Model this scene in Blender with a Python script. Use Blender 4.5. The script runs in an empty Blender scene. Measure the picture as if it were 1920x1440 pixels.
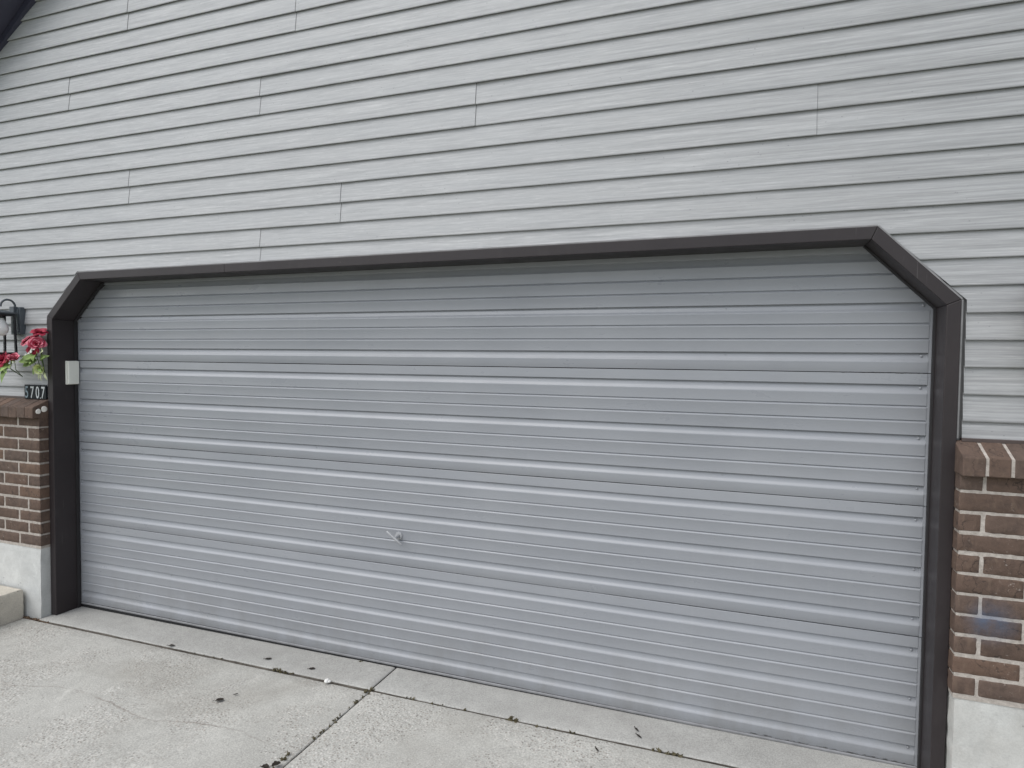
import bpy, bmesh, math, random
from mathutils import Vector, Matrix, noise, Euler
R = math.radians
random.seed(7)
sc = bpy.context.scene
C = sc.collection

# ---------------------------------------------------------------- helpers
class MB:
    """collects vertices and faces, then links them as ONE mesh object"""
    def __init__(s):
        s.v = []; s.f = []; s.mi = []
    def vert(s, *p):
        s.v.append(tuple(p)); return len(s.v) - 1
    def face(s, idx, m=0):
        s.f.append(tuple(idx)); s.mi.append(m)
    def quad(s, a, b, c, d, m=0):
        s.face([s.vert(*p) for p in (a, b, c, d)], m)
    def box(s, x0, x1, y0, y1, z0, z1, m=0):
        i = [s.vert(x, y, z) for z in (z0, z1) for y in (y0, y1) for x in (x0, x1)]
        for q in ((0, 2, 3, 1), (4, 5, 7, 6), (0, 1, 5, 4), (2, 6, 7, 3), (0, 4, 6, 2), (1, 3, 7, 5)):
            s.face([i[k] for k in q], m)
    def prism(s, poly, axis, a, b, m=0):
        """polygon (two coords) extruded along axis from a to b"""
        def P(p, t):
            q = list(p); q.insert(axis, t); return q
        n = len(poly)
        A = [s.vert(*P(p, a)) for p in poly]; B = [s.vert(*P(p, b)) for p in poly]
        s.face(A[::-1], m); s.face(B, m)
        for i in range(n):
            j = (i + 1) % n
            s.face((A[i], A[j], B[j], B[i]), m)
    def tube(s, pts, rads, seg=8, m=0, cap=True):
        pts = [Vector(p) for p in pts]
        rings = []
        up = Vector((0.3, 0.2, 1)).normalized()
        for i, p in enumerate(pts):
            d = (pts[min(i + 1, len(pts) - 1)] - pts[max(i - 1, 0)]).normalized()
            a = d.cross(up)
            if a.length < 1e-3: a = d.cross(Vector((1, 0, 0)))
            a.normalize(); b = d.cross(a)
            r = rads[i] if isinstance(rads, (list, tuple)) else rads
            rings.append([s.vert(*(p + a * r * math.cos(t) + b * r * math.sin(t))) for t in [2 * math.pi * k / seg for k in range(seg)]])
        for A, B in zip(rings, rings[1:]):
            for k in range(seg):
                s.face((A[k], A[(k + 1) % seg], B[(k + 1) % seg], B[k]), m)
        if cap:
            s.face(rings[0][::-1], m); s.face(rings[-1], m)
    def lathe(s, prof, c=(0, 0, 0), seg=20, m=0):
        rings = []
        for r, z in prof:
            rings.append([s.vert(c[0] + r * math.cos(t), c[1] + r * math.sin(t), c[2] + z) for t in [2 * math.pi * k / seg for k in range(seg)]])
        for A, B in zip(rings, rings[1:]):
            for k in range(seg):
                s.face((A[k], A[(k + 1) % seg], B[(k + 1) % seg], B[k]), m)
        s.face(rings[0][::-1], m); s.face(rings[-1], m)
    def build(s, name, mats, parent=None, bevel=0, smooth=False, seg=2, loc=None, fix=True):
        me = bpy.data.meshes.new(name)
        me.from_pydata(s.v, [], s.f)
        if not isinstance(mats, (list, tuple)): mats = [mats]
        for m in mats: me.materials.append(m)
        me.polygons.foreach_set('material_index', s.mi)
        if fix:
            bm = bmesh.new(); bm.from_mesh(me)
            bmesh.ops.remove_doubles(bm, verts=bm.verts, dist=1e-5)
            bmesh.ops.recalc_face_normals(bm, faces=bm.faces)
            if bevel:
                es = [e for e in bm.edges if len(e.link_faces) == 2 and e.calc_face_angle(0) > 0.5]
                bmesh.ops.bevel(bm, geom=es, offset=bevel, segments=seg, profile=0.5, affect='EDGES', clamp_overlap=True)
            bm.to_mesh(me); bm.free()
        if smooth:
            me.polygons.foreach_set('use_smooth', [True] * len(me.polygons))
        o = bpy.data.objects.new(name, me); C.objects.link(o)
        if smooth == 'auto':
            try: me.set_sharp_from_angle(angle=R(38))
            except Exception: pass
        if parent: o.parent = parent
        if loc: o.location = loc
        return o

def tag(o, label=None, cat=None, group=None, kind=None):
    if label: o['label'] = label
    if cat: o['category'] = cat
    if group: o['group'] = group
    if kind: o['kind'] = kind
    return o

def empty(name, loc=(0, 0, 0), rz=0):
    o = bpy.data.objects.new(name, None); C.objects.link(o)
    o.location = loc; o.rotation_euler = (0, 0, rz); o.empty_display_size = .1
    return o

def copy_tree(o, parent=None):
    c = o.copy(); C.objects.link(c)
    if parent: c.parent = parent
    for ch in list(o.children): copy_tree(ch, c)
    return c

def nz(x, y=0., z=0.):
    return noise.noise(Vector((x, y, z)))

# ---------------------------------------------------------------- materials
class NT:
    def __init__(s, name):
        s.m = bpy.data.materials.new(name); s.m.use_nodes = True
        s.t = s.m.node_tree; s.t.nodes.clear()
        s.out = s.n('ShaderNodeOutputMaterial'); s.b = s.n('ShaderNodeBsdfPrincipled')
        s.l(s.b.outputs[0], s.out.inputs['Surface'])
        s.co = s.n('ShaderNodeTexCoord').outputs['Object']
    def n(s, t, **k):
        x = s.t.nodes.new(t)
        for a, v in k.items(): setattr(x, a, v)
        return x
    def l(s, a, b): s.t.links.new(a, b)
    def set(s, sock, v):
        if hasattr(v, 'is_output') or isinstance(v, bpy.types.NodeSocket): s.l(v, sock)
        else:
            if sock.type == 'RGBA' and len(v) == 3: v = (*v, 1)
            sock.default_value = v
    def map(s, scale=(1, 1, 1), loc=(0, 0, 0), co=None):
        m = s.n('ShaderNodeMapping'); m.inputs['Scale'].default_value = scale; m.inputs['Location'].default_value = loc
        s.l(co or s.co, m.inputs['Vector']); return m.outputs[0]
    def noise(s, scale, det=4, rough=.55, co=None, dist=0.):
        x = s.n('ShaderNodeTexNoise'); x.inputs['Scale'].default_value = scale; x.inputs['Detail'].default_value = det
        x.inputs['Roughness'].default_value = rough; x.inputs['Distortion'].default_value = dist
        s.l(co or s.co, x.inputs['Vector']); return x.outputs['Fac']
    def vor(s, scale, co=None, feat='F1', out='Distance'):
        x = s.n('ShaderNodeTexVoronoi', feature=feat); x.inputs['Scale'].default_value = scale
        s.l(co or s.co, x.inputs['Vector']); return x.outputs[out]
    def ramp(s, f, stops, interp='LINEAR'):
        x = s.n('ShaderNodeValToRGB'); r = x.color_ramp; r.interpolation = interp
        while len(r.elements) < len(stops): r.elements.new(.5)
        for e, (p, c) in zip(r.elements, stops):
            e.position = p
            e.color = (c, c, c, 1) if isinstance(c, (int, float)) else (*c, 1)
        s.l(f, x.inputs[0]); return x.outputs[0]
    def mix(s, f, a, b, mode='MIX'):
        x = s.n('ShaderNodeMix', data_type='RGBA', blend_type=mode)
        s.set(x.inputs['Factor'], f); s.set(x.inputs['A'], a); s.set(x.inputs['B'], b)
        return x.outputs['Result']
    def math(s, op, a, b=0., clamp=False):
        x = s.n('ShaderNodeMath', operation=op); x.use_clamp = clamp
        s.set(x.inputs[0], a); s.set(x.inputs[1], b); return x.outputs[0]
    def sep(s, co=None):
        x = s.n('ShaderNodeSeparateXYZ'); s.l(co or s.co, x.inputs[0]); return x.outputs
    def bump(s, h, strength=.3, dist=.005, nrm=None):
        x = s.n('ShaderNodeBump'); x.inputs['Strength'].default_value = strength; x.inputs['Distance'].default_value = dist
        s.l(h, x.inputs['Height'])
        if nrm: s.l(nrm, x.inputs['Normal'])
        return x.outputs[0]
    def done(s, col, rough=.6, nrm=None, spec=.5, **k):
        s.set(s.b.inputs['Base Color'], col); s.set(s.b.inputs['Roughness'], rough)
        s.b.inputs['Specular IOR Level'].default_value = spec
        if nrm: s.l(nrm, s.b.inputs['Normal'])
        for a, v in k.items(): s.set(s.b.inputs[a], v)
        return s.m

def plain(name, col, rough=.5, var=.12, scale=8, spec=.5, bump=.1, **k):
    n = NT(name)
    f = n.noise(scale, 5, .6)
    lo = tuple(c * (1 - var) for c in col); hi = tuple(min(1, c * (1 + var)) for c in col)
    c = n.ramp(f, [(.3, lo), (.7, hi)])
    return n.done(c, rough, n.bump(n.noise(scale * 12, 3), bump, .002), spec, **k)

def mat_siding():
    n = NT('vinyl_siding')
    x, y, z = n.sep()
    lap = n.math('FLOOR', n.math('DIVIDE', n.math('SUBTRACT', z, 1.928), .101))
    cmb = n.n('ShaderNodeCombineXYZ')
    n.l(x, cmb.inputs[0]); n.l(n.math('MULTIPLY', lap, 3.71), cmb.inputs[1]); n.l(z, cmb.inputs[2])
    co = cmb.outputs[0]
    a = n.noise(1, 5, .65, n.map((4.2, 1, 125), co=co), .25)      # long streaks
    b = n.noise(1, 3, .6, n.map((17, 1, 300), co=co))              # fine grain
    c = n.noise(1, 4, .6, n.map((1.1, 1, 9), co=co))              # soft patches of fading
    g = n.noise(1, 2, .5, n.map((.5, .5, .5)))
    col = n.ramp(a, [(.26, (.262, .267, .273)), (.5, (.430, .431, .432)), (.74, (.57, .57, .57))])
    col = n.mix(n.ramp(b, [(.35, .55), (.62, 0)]), col, (.37, .375, .385))
    col = n.mix(n.ramp(b, [(.58, 0), (.76, .55)]), col, (.67, .67, .67))
    col = n.mix(.20, col, (.46, .46, .462))
    col = n.mix(n.ramp(c, [(.42, 0), (.75, .42)]), col, (.39, .40, .41))
    col = n.mix(n.ramp(g, [(.3, .12), (.7, 0)]), col, (.36, .36, .36))
    wear_shade = n.math('MAXIMUM', n.ramp(n.math('DIVIDE', x, 3.0), [(.15, 0), (.8, .85)]), n.math('MULTIPLY', n.ramp(n.math('DIVIDE', n.math('ABSOLUTE', x), 3.0), [(.70, 0), (.80, 1)]), n.ramp(n.math('DIVIDE', z, 3.0), [(.60, 1), (.85, 0)])))  # darker rightward and low at the ends: weathering plus shade painted in
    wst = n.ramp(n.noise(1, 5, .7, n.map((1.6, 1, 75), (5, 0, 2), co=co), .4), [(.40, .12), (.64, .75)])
    col = n.mix(n.math('MULTIPLY', wear_shade, wst), col, (.225, .227, .228))
    # small upright flecks embossed in the grain
    fl = n.vor(1, n.map((34, 1, 44), co=co))
    fm = n.math('MULTIPLY', n.ramp(fl, [(.05, 1), (.14, 0)]), n.ramp(n.noise(1, 2, .5, n.map((6, 1, 9), co=co)), [(.50, 0), (.60, .6)]))
    col = n.mix(fm, col, (.19, .195, .2))
    # grime just above each butt edge
    h = n.math('ADD', n.math('MULTIPLY', a, .7), n.math('MULTIPLY', b, .5))
    return n.done(col, n.ramp(a, [(.3, .62), (.7, .5)]), n.bump(h, .45, .0018), .35)

def mat_door():
    n = NT('painted_steel')
    a = n.noise(1, 4, .6, n.map((1.2, 1, 2.4)))
    b = n.noise(1, 4, .6, n.map((60, 60, 60)))
    dirt = n.noise(1, 5, .7, n.map((3.5, 1, 11)))
    col = n.ramp(a, [(.3, (.270, .281, .303)), (.7, (.308, .318, .338))])
    col = n.mix(n.ramp(dirt, [(.5, 0), (.8, .22)]), col, (.215, .215, .215))
    zz = n.sep()[2]
    low = n.math('MULTIPLY', n.ramp(zz, [(.02, .45), (.34, 0)]), n.ramp(n.noise(1, 5, .7, n.map((7, 7, 3))), [(.35, 0), (.65, 1)]))
    col = n.mix(low, col, (.20, .195, .185))
    run = n.math('MULTIPLY', n.ramp(n.noise(1, 3, .6, n.map((26, 1, .8))), [(.58, 0), (.76, .22)]), n.ramp(n.noise(1.1, 2), [(.42, 0), (.6, 1)]))
    col = n.mix(run, col, (.36, .365, .37))
    xx = n.sep()[0]
    for zc, x0, x1, wd in ((1.5985, 2.08, 2.34, .0045), (1.0655, 2.16, 2.33, .003), (.5320, 1.2, 2.36, .0028), (.0035, 1.75, 2.36, .006)):
        wob = n.math('MULTIPLY', n.math('SUBTRACT', n.noise(1, 4, .7, n.map((16, 1, 3), (zc * 9, 0, 0))), .5), wd * 2.4)
        band = n.ramp(n.math('DIVIDE', n.math('ABSOLUTE', n.math('ADD', n.math('SUBTRACT', zz, zc), wob)), wd), [(.25, 1), (.7, 0)])
        ext = n.math('MULTIPLY', n.math('GREATER_THAN', xx, x0), n.math('LESS_THAN', xx, x1))
        chip = n.math('MULTIPLY', n.math('MULTIPLY', band, ext), n.ramp(n.noise(1, 4, .7, n.map((22, 1, 40), (zc, 0, 0))), [(.46, 0), (.56, .85)]))
        col = n.mix(chip, col, (.045, .043, .042))
    sp = n.vor(46, n.map((1, 1, 1)))
    sm = n.math('MULTIPLY', n.ramp(sp, [(.03, 1), (.07, 0)]), n.ramp(n.noise(2.1, 2), [(.55, 0), (.64, .5)]))
    col = n.mix(sm, col, (.12, .115, .11))
    bp = n.bump(n.noise(1, 3, .5, n.map((5, 5, 26))), .10, .004)
    bp = n.bump(b, .05, .0008, bp)
    return n.done(col, n.ramp(dirt, [(.3, .25), (.75, .40)]), bp, .5)

def mat_brick():
    n = NT('brown_brick')
    oi = n.n('ShaderNodeAttribute', attribute_name='tint').outputs['Fac']
    a = n.noise(26, 5, .65)
    b = n.noise(1, 4, .6, n.map((55, 55, 18)))
    base = n.ramp(oi, [(0, (.098, .066, .051)), (.35, (.122, .081, .062)), (.6, (.108, .078, .064)), (.88, (.128, .082, .060)), (1, (.15, .095, .067))])
    col = n.mix(n.ramp(a, [(.30, .55), (.54, 0)]), base, (.052, .038, .032))
    col = n.mix(n.ramp(b, [(.54, 0), (.76, .5)]), col, (.18, .128, .094))
    wv = n.n('ShaderNodeTexWave'); wv.inputs['Scale'].default_value = 5; wv.inputs['Distortion'].default_value = 24; wv.inputs['Detail'].default_value = 4
    wv.inputs['Detail Scale'].default_value = 2.2
    n.l(n.co, wv.inputs['Vector'])
    gl = n.math('MULTIPLY', n.ramp(wv.outputs['Fac'], [(.015, 1), (.07, 0)]), n.ramp(n.noise(11, 2), [(.5, 0), (.62, .5)]))
    col = n.mix(gl, col, (.02, .017, .016))
    wh = n.math('MULTIPLY', n.ramp(n.noise(70, 3, .7), [(.62, 0), (.70, .5)]), n.ramp(n.noise(9, 2), [(.5, 0), (.66, 1)]))
    col = n.mix(wh, col, (.42, .37, .33))
    # a smudge of blue spray paint on the right-hand pier
    d = n.n('ShaderNodeVectorMath', operation='DISTANCE'); n.l(n.co, d.inputs[0]); d.inputs[1].default_value = (2.563, -.222, .705)
    sm = n.math('MULTIPLY', n.ramp(d.outputs['Value'], [(.0, 1), (.03, .85), (.06, .35), (.10, 0)]), n.ramp(n.noise(24, 4, .6), [(.3, .35), (.6, 1)]))
    col = n.mix(n.math('MULTIPLY', sm, .95), col, (.075, .098, .145))
    h = n.math('ADD', n.math('SUBTRACT', n.noise(60, 5, .7), n.math('MULTIPLY', gl, .5)), n.math('MULTIPLY', b, .4))
    return n.done(col, .82, n.bump(h, .6, .004), .3)

def mat_mortar():
    n = NT('pale_mortar')
    col = n.ramp(n.noise(45, 4, .7), [(.3, (.30, .266, .235)), (.7, (.50, .455, .41))])
    d = n.n('ShaderNodeVectorMath', operation='DISTANCE'); n.l(n.co, d.inputs[0]); d.inputs[1].default_value = (2.563, -.222, .705)
    col = n.mix(n.ramp(d.outputs['Value'], [(.0, .8), (.03, .65), (.06, .25), (.10, 0)]), col, (.20, .23, .30))
    return n.done(col, .92, n.bump(n.noise(160, 3), .6, .003), .2)

def mat_concrete(name, lo, hi, agg=.5, crack=True, stain=(.26, .235, .2), pits=.5, grit=1.):
    n = NT(name)
    a = n.noise(1.3, 6, .62); b = n.noise(14, 5, .65); g = n.noise(150, 3, .7)
    col = n.ramp(a, [(.3, lo), (.7, hi)])
    col = n.mix(n.ramp(b, [(.35, .30), (.6, 0)]), col, tuple(c * .72 for c in lo))
    col = n.mix(n.ramp(g, [(.36, .38 * grit), (.5, 0), (.64, .30 * grit)]), col, n.ramp(g, [(.45, tuple(c * .55 for c in lo)), (.55, tuple(min(1, c * 1.4) for c in hi))]))
    # exposed aggregate where the surface has worn off
    wear = n.math('MULTIPLY', n.ramp(n.noise(1.7, 5, .7, n.map((1, 1, 1), (3.1, 1.7, 0))), [(.44, 0), (.56, 1)]), agg)
    vc = n.vor(85, out='Color'); vd = n.vor(85)
    gr = n.n('ShaderNodeSeparateColor'); n.l(vc, gr.inputs[0])
    stone = n.ramp(gr.outputs[0], [(0, (.15, .135, .12)), (.3, (.33, .30, .265)), (.6, (.30, .29, .275)), (.85, (.52, .49, .45)), (1, (.62, .6, .57))])
    col = n.mix(n.math('MULTIPLY', wear, n.ramp(vd, [(.25, .75), (.5, 0)])), col, stone)
    # dark specks and stains
    sp = n.vor(30, n.map((1, 1, 1), (.3, .9, 0)))
    col = n.mix(n.math('MULTIPLY', n.ramp(sp, [(.06, 1), (.13, 0)]), n.ramp(n.noise(5, 2), [(.5, 0), (.62, pits)])), col, (.07, .065, .06))
    st = n.ramp(n.noise(.9, 5, .6, n.map((1, 1, 1), (9, 4, 2)), 1.2), [(.52, 0), (.72, .45)])
    pale = n.ramp(n.noise(6, 5, .7, n.map((1, 1, 1), (2, 7, 1))), [(.60, 0), (.72, .5)])
    col = n.mix(pale, col, tuple(min(1, c * 1.3) for c in hi))
    col = n.mix(st, col, stain)
    h = n.math('ADD', n.math('MULTIPLY', b, .5), n.math('MULTIPLY', g, .4))
    h = n.math('SUBTRACT', h, n.math('MULTIPLY', wear, n.math('MULTIPLY', vd, .9)))
    if crack:
        X, Y, Z = n.sep()
        fc = n.n('ShaderNodeFloatCurve'); cu = fc.mapping.curves[0]
        pts = [(0, .33), (.30, .345), (.44, .447), (.52, .433), (.61, .398), (.68, .378), (.73, .41), (.82, .452), (.90, .432), (1, .39)]
        cu.points[0].location = pts[0]; cu.points[1].location = pts[-1]
        for p in pts[1:-1]: cu.points.new(*p)
        fc.mapping.update()
        n.l(n.math('DIVIDE', n.math('ADD', X, 2.6), 2.6, True), fc.inputs['Value'])
        yc = n.math('SUBTRACT', fc.outputs[0], 1.2)
        wob = n.math('MULTIPLY', n.math('SUBTRACT', n.noise(9, 5, .7), .5), .07)
        dd = n.math('ABSOLUTE', n.math('ADD', n.math('SUBTRACT', Y, yc), wob))
        cm = n.math('MULTIPLY', n.ramp(dd, [(.0015, 1), (.0065, 0)]), n.math('MULTIPLY', n.ramp(n.noise(2.2, 3), [(.38, .1), (.6, .6)]), n.math('LESS_THAN', X, -.03)))
        col = n.mix(cm, col, (.16, .13, .11))
    return n.done(col, .88, n.bump(h, .5, .004), .25)

M = {}
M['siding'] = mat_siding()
M['seam'] = plain('seam_grime_shade', (.22, .22, .22), .8)  # seam dirt, and shade painted into the gaps under laps; also the sheathing
M['door'] = mat_door()
M['brick'] = mat_brick()
M['mortar'] = mat_mortar()
M['sill_mortar'] = plain('stained_mortar', (.24, .18, .145), .9, .3, 40, .2, .5)
def mat_trim():
    n = NT('brown_trim_paint')
    a = n.noise(2.2, 5, .6)
    col = n.ramp(a, [(.3, (.0245, .0195, .0205)), (.7, (.035, .0285, .0295))])
    d = n.noise(1, 4, .7, n.map((9, 9, 3)))
    col = n.mix(n.ramp(d, [(.55, 0), (.8, .3)]), col, (.068, .061, .060))
    sp = n.vor(16)
    col = n.mix(n.math('MULTIPLY', n.ramp(sp, [(.025, .6), (.045, 0)]), n.ramp(n.noise(3, 2), [(.5, 0), (.6, 1)])), col, (.22, .20, .19))
    sc_ = n.math('MULTIPLY', n.ramp(n.noise(1, 3, .6, n.map((120, 120, 5))), [(.67, 0), (.73, .35)]), n.ramp(n.noise(2.4, 2), [(.56, 0), (.64, 1)]))
    col = n.mix(sc_, col, (.13, .12, .118))
    bp = n.bump(n.noise(1, 3, .5, n.map((4, 4, 4))), .12, .006)
    return n.done(col, n.ramp(d, [(.3, .38), (.7, .52)]), bp, .36)
M['trim'] = mat_trim()
M['trim_dark'] = plain('dark_weatherstrip', (.022, .020, .021), .55)
M['channel'] = plain('pale_channel', (.24, .235, .235), .5, .25, 12)
M['flash'] = plain('brown_flashing', (.075, .055, .05), .45, .2, 8)
M['roof_paint'] = plain('dark_roof_paint', (.055, .055, .085), .5, .12, 4)
M['shingle'] = plain('asphalt_shingle', (.06, .055, .05), .9, .3, 30, .2, .5)
M['foundL'] = mat_concrete('whitewashed_concrete', (.44, .445, .43), (.625, .63, .61), .0, False, (.37, .345, .29), .85, .2)
M['foundR'] = mat_concrete('foundation_concrete', (.40, .40, .38), (.55, .55, .525), .10, False, (.36, .33, .29), .5, .3)
M['step'] = mat_concrete('step_concrete', (.44, .405, .345), (.56, .52, .45), .25, False, (.36, .31, .25), .8, .5)
M['drive'] = mat_concrete('driveway_concrete', (.365, .358, .332), (.49, .482, .448), 1.2, True, (.27, .255, .225), .7)
M['apron'] = mat_concrete('apron_concrete', (.325, .321, .303), (.415, .410, .388), .22, False, (.27, .26, .245), .4)
M['soil'] = plain('joint_soil', (.105, .094, .080), .95, .4, 20, .1, .5)
M['lawn'] = plain('lawn', (.05, .075, .025), .95, .4, 6, .1, .5)
M['lamp'] = plain('lantern_paint', (.012, .013, .016), .38, .15, 20)
M['lamp_grey'] = plain('lantern_plate_paint', (.075, .088, .10), .5, .12, 20)
M['bulb'] = plain('white_bulb', (.88, .88, .87), .3, .01, 10)
M['white'] = plain('white_plastic', (.80, .80, .73), .4, .04, 10)
M['metal'] = plain('painted_handle', (.34, .345, .355), .45, .12, 20)
M['rubber'] = plain('black_rubber', (.008, .008, .009), .7)
M['strip'] = plain('seal_retainer', (.30, .30, .31), .5, .2, 15)
M['black_tile'] = plain('black_tile', (.008, .011, .014), .45, .1, 20, .25)
M['digit'] = plain('reflective_digit', (.52, .54, .54), .4, .05)
M['digit_dim'] = plain('faded_digit', (.20, .26, .29), .4, .1)
M['core'] = plain('mortar_core', (.88, .84, .77), .9, .06, 60, .2, .4)
M['rose'] = plain('red_petal', (.33, .020, .048), .6, .35, 30, .3)
M['rose_pale'] = plain('pink_petal_edge', (.58, .17, .22), .6, .3, 30, .3)
M['rose_green'] = plain('green_petal', (.50, .58, .20), .6, .25, 30, .3)
M['leaf'] = plain('fabric_leaf', (.20, .29, .085), .6, .45, 18, .3)
M['leaf_pale'] = plain('pale_fabric_leaf', (.42, .45, .26), .6, .3, 18, .3)
M['blossom'] = plain('white_blossom', (.78, .78, .72), .7, .06, 30, .2)
M['stem'] = plain('green_stem', (.07, .12, .03), .6)
M['dead'] = plain('dead_leaf', (.035, .029, .024), .8, .5, 40, .2, .4)
M['moss'] = plain('dry_moss', (.085, .074, .045), .95, .6, 60, .1, .5)
M['stone'] = plain('white_stone', (.74, .73, .70), .8, .08, 30, .2, .5)
g = NT('lantern_glass')
M['glass'] = g.done((.95, .97, .97), .05, None, .5, **{'Transmission Weight': 1.0, 'IOR': 1.02, 'Alpha': .14})
M['dark_fill'] = plain('garage_dark', (.02, .02, .02), .9)

# ---------------------------------------------------------------- measurements (metres; door face y=0, camera at -y)
IX, IZ = 2.405, 1.856          # inner outline of the opening: vertical edge, start of the clipped corner
TX = 2.150                     # where the clipped corner meets the head
def TZ(x): return 2.105 + .0037 * x          # underside of the head (a touch high on the right)
OX, OZ, OTX = 2.452, 1.876, 2.171            # outer outline
def OTZ(x): return 2.152 + .0044 * x
FY = -.162                     # front face of the trim
SY = -.150                     # butt edge of the siding
Z0, LAP = 1.928, .101          # butt edge of lap 0, exposure
BY = -.220                     # brick face
def GZ(x): return -.0235 + .0048 * max(-4, min(4, x))     # apron level

house = tag(empty('house', (0, 0, 0)), 'garage front with grey lap siding, wide ribbed grey door and brown clipped-corner frame', 'house')

# ---------------------------------------------------------------- siding
PEAK_X, SL = .2, .766
def rake_z(x): return 3.644 + (min(x, 2 * PEAK_X - x) + 2.866) * SL
def rake_x(z): return -2.866 + (z - 3.644) / SL          # left rake at height z
XL, XR = -4.4, 4.8
OPEN = .020                    # gap between trim and cut siding
def allowed(z, above):
    """x intervals of siding at height z (above: this sub-row lies above the head)"""
    l = max(XL, rake_x(z)); r = min(XR, 2 * PEAK_X - rake_x(z))
    if l >= r: return []
    if above: return [(l, r)]
    zz = z
    kz0, kz1 = OZ, 2.152
    if zz <= kz0: h = OX + OPEN
    else: h = OX + OPEN - (zz - kz0) * (OX - OTX) / (kz1 - kz0)
    return [(l, -h), (h, r)]
seams = {8: [-1.749], 7: [-.552], 6: [-2.248, 3.2], 5: [-.786, 2.9], 4: [.479, 3.5], 3: [-1.755, 1.948], 2: [-.273, 3.1], 1: [-.789, 3.4], 0: [3.0],
         -1: [-3.3, 3.7], -2: [-3.0, 3.3], 9: [.9], 10: [-.9, 1.9], 11: [.1], 12: [-.5, 1.2], 13: [.4], 14: [-.4], 15: [.3]}
sd = MB()
def head_z(x): return OTZ(x) + OPEN * .6
ZLOW = 1.362
for n in range(-6, 41):
    zn = Z0 + LAP * n
    pair = n // 2
    xs = [XL - .1] + sorted(seams.get(pair, [])) + [XR + .1]
    # levels inside this lap
    base = [zn + .0005, zn + .004, zn + .03, zn + .065, zn + LAP + .007]
    kink = [k for k in (OZ, 2.152) if base[1] < k < base[-1]]
    lv = sorted([b for b in base if b > ZLOW] + kink + ([ZLOW] if base[0] < ZLOW < base[-1] else []))
    if len(lv) < 2: continue
    for p in range(len(xs) - 1):
        pa, pb = xs[p], xs[p + 1]
        if p > 0: pa -= .022                      # slides under its left neighbour
        def Y(x, z):
            t = (z - zn) / LAP
            y = SY + .0125 * t - .0012 * math.sin(max(0, min(1, t)) * math.pi)
            if z <= zn + .001: y += .0016
            y += .0013 * nz(x * 1.1 + 7 * pair, pair * 3.3 + p, .5) + .0005 * nz(x * 4 + n, n * 1.7, 2)
            if p > 0: y += .0028 * math.exp(-(x - pa) * 4)
            return y
        def Zw(x, z):
            return z + .0011 * nz(x * .8 + 3 * n, n * 2.1 + p * 5, .2) * (1 if z < zn + .05 else .2)
        rows = []
        for zi, (za, zb) in enumerate(zip(lv, lv[1:])):
            above = (za + zb) / 2 > 2.152
            A = allowed(za, above); B = allowed(zb, above)
            if len(A) != len(B): continue
            for (a0, a1), (b0, b1) in zip(A, B):
                la, ra, lb, rb = max(a0, pa), min(a1, pb), max(b0, pa), min(b1, pb)
                if la >= ra and lb >= rb: continue
                if la > ra: la = ra = min(max(la, pa), pb)
                if lb > rb: lb = rb = min(max(lb, pa), pb)
                ns = max(1, int(max(ra - la, rb - lb) / .16))
                va = []; vb = []
                for i in range(ns + 1):
                    xa = la + (ra - la) * i / ns; xb = lb + (rb - lb) * i / ns
                    va.append(sd.vert(xa, Y(xa, za), Zw(xa, za))); vb.append(sd.vert(xb, Y(xb, zb), Zw(xb, zb)))
                for i in range(ns): sd.face((va[i], va[i + 1], vb[i + 1], vb[i]))
                if zi == 0 and za < zn + .002:       # the butt edge turns back into a dark slot
                    vc = []
                    for i in range(ns + 1):
                        xa = la + (ra - la) * i / ns
                        vc.append(sd.vert(xa, SY + .016, Zw(xa, za) + .002))
                    for i in range(ns): sd.face((vc[i], vc[i + 1], va[i + 1], va[i]), 1)
                # the free end of the upper panel at a seam
                if p < len(xs) - 2 and abs(ra - pb) < 1e-6 and abs(rb - pb) < 1e-6:
                    e = .0030
                    q = [(ra, Y(ra, za), Zw(ra, za)), (rb, Y(rb, zb), Zw(rb, zb)), (rb + e, Y(rb, zb) + .0045, Zw(rb, zb)), (ra + e, Y(ra, za) + .0045, Zw(ra, za))]
                    sd.quad(*q, m=1)
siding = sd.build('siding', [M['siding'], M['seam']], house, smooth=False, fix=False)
bmx = bmesh.new(); bmx.from_mesh(siding.data); bmesh.ops.remove_doubles(bmx, verts=bmx.verts, dist=1e-5)
bmesh.ops.recalc_face_normals(bmx, faces=bmx.faces); bmx.to_mesh(siding.data); bmx.free()

# sheathing behind the siding, the return walls and the back of the house
wb = MB()
def front_poly(y, m=0):
    for x0, x1 in ((XL, -IX - .03), (IX + .03, XR)):
        a = min(rake_z(x0), 9); b = min(rake_z(x1), 9)
        wb.quad((x0, y, -.1), (x1, y, -.1), (x1, y, b), (x0, y, a), m)
    wb.face([wb.vert(-IX - .03, y, 2.145), wb.vert(IX + .03, y, 2.17), wb.vert(IX + .03, y, rake_z(IX + .03)), wb.vert(PEAK_X, y, rake_z(PEAK_X)), wb.vert(-IX - .03, y, rake_z(-IX - .03))], m)
front_poly(-.124)
wb.quad((XL, -.124, -.1), (XL, 7, -.1), (XL, 7, rake_z(XL)), (XL, -.124, rake_z(XL)))
wb.quad((XR, -.124, -.1), (XR, 7, -.1), (XR, 7, rake_z(XR)), (XR, -.124, rake_z(XR)))
wb.face([wb.vert(*p) for p in ((XL, 7, -.1), (XR, 7, -.1), (XR, 7, rake_z(XR)), (PEAK_X, 7, rake_z(PEAK_X)), (XL, 7, rake_z(XL)))])
wb.build('wall', M['seam'], house)

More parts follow.
